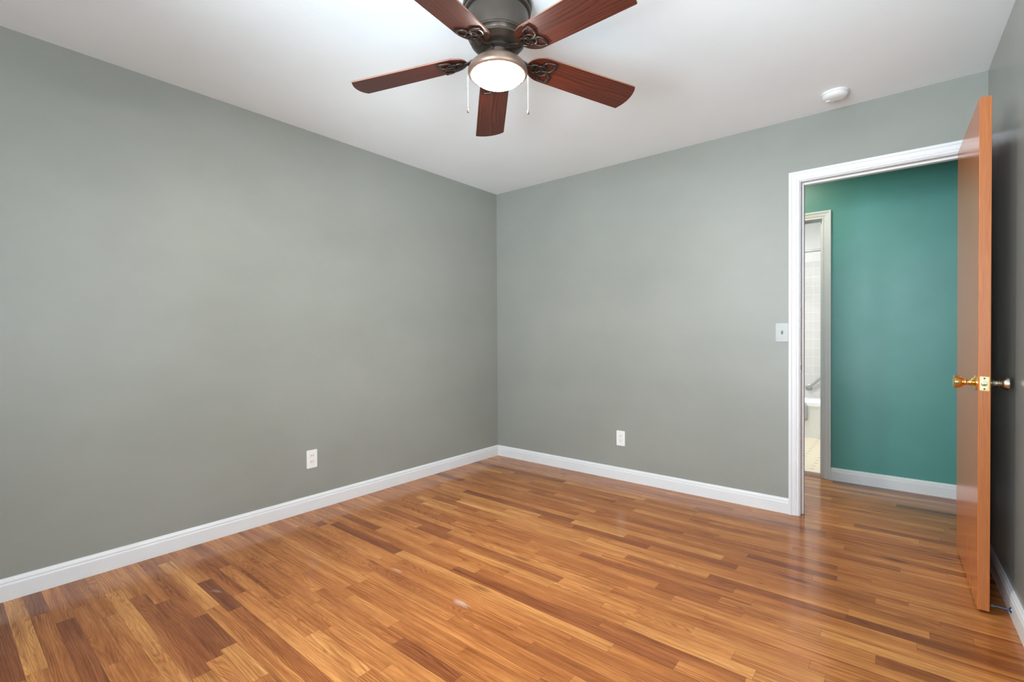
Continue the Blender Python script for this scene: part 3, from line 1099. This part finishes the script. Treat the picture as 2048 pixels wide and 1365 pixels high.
def iron_mesh(bm):
    """cast arm with a three-lobed knot on the underside of the blade root"""
    zc = -0.0075
    cx = 0.192
    R = 0.067

    def petal(ang_, cx_, R_, bulge):
        pts = []
        n = 14
        for k in range(n):
            s = k / n
            pts.append((s, math.sin(math.pi * s) * bulge))
        for k in range(n):
            s = 1 - k / n
            pts.append((s, -math.sin(math.pi * s) * bulge))
        ca, sa = math.cos(ang_), math.sin(ang_)
        return [(cx_ + R_ * (x * ca - y * sa), R_ * (x * sa + y * ca), zc) for x, y in pts]
    for a_ in (52, -52, 180):
        tube(bm, petal(math.radians(a_), cx, R if a_ != 180 else R * 0.85, 0.36), 0.0048, 8, closed=True, flat=0.9)
    circ = [(cx + 0.026 * math.cos(2 * math.pi * k / 28), 0.026 * math.sin(2 * math.pi * k / 28), zc - 0.001) for k in range(28)]
    tube(bm, circ, 0.0036, 8, closed=True, flat=0.9)
    # arm down from the flywheel
    tube(bm, [(0.050, 0, 0.012), (0.075, 0, 0.004), (0.100, 0, -0.003), (0.125, 0, -0.0075), (0.150, 0, -0.0075)], [0.010, 0.0085, 0.0075, 0.008, 0.006], 10, flat=0.55)
    for y in (-1, 1):
        tube(bm, [(0.060, y * 0.006, 0.010), (0.092, y * 0.016, 0.0), (0.122, y * 0.012, -0.007), (0.146, y * 0.004, -0.0075)], 0.0036, 8)
    # pad between arm and blade
    prism(bm, [(0.150 + 0.012 * math.cos(2 * math.pi * k / 20), 0.012 * math.sin(2 * math.pi * k / 20)) for k in range(20)], -0.008, -0.0025)


bm = bmesh.new()
blade_mesh(bm)
me_b = None
PH = 207.10
offs = (0.0, 3.85, -0.44, -1.98, -0.07)
iron_me = None
for k in range(5):
    mx = Matrix.Translation((0, 0, zf(2.2421))) @ Matrix.Rotation(math.radians(PH + 72 * k + offs[k]), 4, 'Z') @ Matrix.Rotation(0.1017, 4, 'Y') @ Matrix.Rotation(math.radians(-10.48), 4, 'X')
    if k == 0:
        b0 = make('blade', bm, ['blade', 'blade_edge'], fan)
        b0.matrix_local = mx
        b2 = bmesh.new()
        iron_mesh(b2)
        i0 = make('blade_iron', b2, 'iron', b0, smooth=True, sharp=50)
        i0['label'] = 'dark bronze knotwork bracket'
    else:
        b1 = b0.copy()
        C.objects.link(b1)
        b1.parent = fan
        b1.matrix_local = mx
        i1 = i0.copy()
        C.objects.link(i1)
        i1.parent = b1

# ------------------------------------------------------------------ bathroom
tx0, tx1, ty0, ty1, tz = BX0 + 0.004, BX1 - 0.004, 2.625, BY1 - 0.010, 0.36
tub = empty('bathtub', ((tx0 + tx1) / 2, (ty0 + ty1) / 2, 0.004), 'white built-in bathtub seen through the bathroom doorway', 'bathtub')
bm = bmesh.new()


def ring(x0, x1, y0, y1, r, z, n=6):
    cx, cy = (tx0 + tx1) / 2, (ty0 + ty1) / 2
    w, h = x1 - x0, y1 - y0
    ox, oy = (x0 + x1) / 2 - cx, (y0 + y1) / 2 - cy
    return [bm.verts.new((x + ox, y + oy, z - 0.004)) for x, y in rrect(w, h, r, n)]


L = [ring(tx0, tx1, ty0 + 0.012, ty1, 0.003, 0.004), ring(tx0, tx1, ty0 + 0.010, ty1, 0.003, 0.05), ring(tx0, tx1, ty0 + 0.012, ty1, 0.003, 0.30),
     ring(tx0, tx1, ty0 + 0.004, ty1, 0.004, 0.335), ring(tx0, tx1, ty0, ty1, 0.006, 0.345), ring(tx0, tx1, ty0 + 0.002, ty1, 0.008, 0.356), ring(tx0 + 0.005, tx1 - 0.005, ty0 + 0.010, ty1 - 0.004, 0.01, 0.36),
     ring(tx0 + 0.07, tx1 - 0.07, ty0 + 0.075, ty1 - 0.06, 0.10, 0.358), ring(tx0 + 0.085, tx1 - 0.085, ty0 + 0.09, ty1 - 0.075, 0.10, 0.345),
     ring(tx0 + 0.14, tx1 - 0.20, ty0 + 0.14, ty1 - 0.12, 0.11, 0.10), ring(tx0 + 0.19, tx1 - 0.26, ty0 + 0.19, ty1 - 0.17, 0.09, 0.06)]
for a, b in zip(L, L[1:]):
    for i in range(len(a)):
        j = (i + 1) % len(a)
        bm.faces.new((a[i], a[j], b[j], b[i]))
bm.faces.new(L[0])
bm.faces.new(L[-1])
make('basin', bm, 'tub', tub, smooth=True, sharp=40)

gb = empty('grab_bar', (2.06, BY1 - 0.008, 0.475), 'slanted steel grab bar on the white bathroom tile', 'grab bar')
E2 = (2.44 - 2.06, 0.37)
bm = bmesh.new()
tube(bm, [(0, -0.004, 0), (0, -0.030, 0), (0.006, -0.042, 0.006), (0.020, -0.048, 0.019), (E2[0] - 0.020, -0.048, E2[1] - 0.019), (E2[0] - 0.006, -0.042, E2[1] - 0.006), (E2[0], -0.030, E2[1]), (E2[0], -0.004, E2[1])], 0.0150, 18)
make('bar', bm, 'steel', gb, smooth=True, sharp=60)
for dx, dz in ((0, 0), E2):
    bm = bmesh.new()
    lathe(bm, [(0, 0), (0.039, 0), (0.039, 0.004), (0.034, 0.008), (0.018, 0.010), (0, 0.010)], 32, Matrix.Translation((dx, 0, dz)) @ Matrix.Rotation(math.radians(90), 4, 'X'))
    fl = make('flange', bm, 'steel', gb, smooth=True, sharp=40)
    for a in (90, 210, 330):
        bm = bmesh.new()
        lathe(bm, [(0, 0.0085), (0.0042, 0.0085), (0.0036, 0.0112), (0, 0.0115)], 12, Matrix.Translation((dx + 0.028 * math.cos(math.radians(a)), 0, dz + 0.028 * math.sin(math.radians(a)))) @ Matrix.Rotation(math.radians(90), 4, 'X'))
        make('screw', bm, 'dark', fl, smooth=True, sharp=40)

rod = empty('shower_rod', (BX0, 2.632, 2.013), 'grey metal shower curtain rod above the bathtub', 'shower rod')
bm = bmesh.new()
tube(bm, [(0.004, 0, 0), (BX1 - BX0 - 0.004, 0, 0)], 0.0130, 20)
make('rod', bm, 'steel', rod, smooth=True, sharp=60)
for x, s in ((0, 1), (BX1 - BX0, -1)):
    bm = bmesh.new()
    lathe(bm, [(0, 0), (0.030, 0), (0.028, 0.006), (0.017, 0.010), (0, 0.010)], 28, Matrix.Translation((x, 0, 0)) @ Matrix.Rotation(math.radians(90 * s), 4, 'Y'))
    make('flange', bm, 'steel', rod, smooth=True, sharp=40)

# towel over the front rim of the tub
bm = bmesh.new()
prof = [(2.690, 0.371), (2.680, 0.371), (2.668, 0.371), (2.655, 0.371), (2.640, 0.371), (2.626, 0.369), (2.6155, 0.358), (2.612, 0.32), (2.611, 0.27), (2.609, 0.22), (2.609, 0.188)]
nx = 14
rows = []
for i in range(nx + 1):
    x = 1.78 + (2.145 - 1.78) * i / nx  # noqa
    row = []
    for j, (y, z) in enumerate(prof):
        wv = 0.004 * math.sin(i * 1.3 + j * 0.25) * (1 if j > 6 else 0.2)
        cz = 0.0
        if i == nx and j > 5:
            cz = 0.004
        xx = x - (0.028 if (i == nx and j < 7) else 0) * (1 - j / 7 if j < 7 else 0)
        row.append(bm.verts.new((xx, y - abs(wv), z + cz)))
    rows.append(row)
fs = []
for a, b in zip(rows, rows[1:]):
    for j in range(len(prof) - 1):
        fs.append(bm.faces.new((a[j], a[j + 1], b[j + 1], b[j])))
bm.normal_update()
ex = bmesh.ops.solidify(bm, geom=fs, thickness=0.006)
tag(make('towel', bm, 'towel', smooth=True), 'grey towel hanging over the front of the bathtub', 'towel')
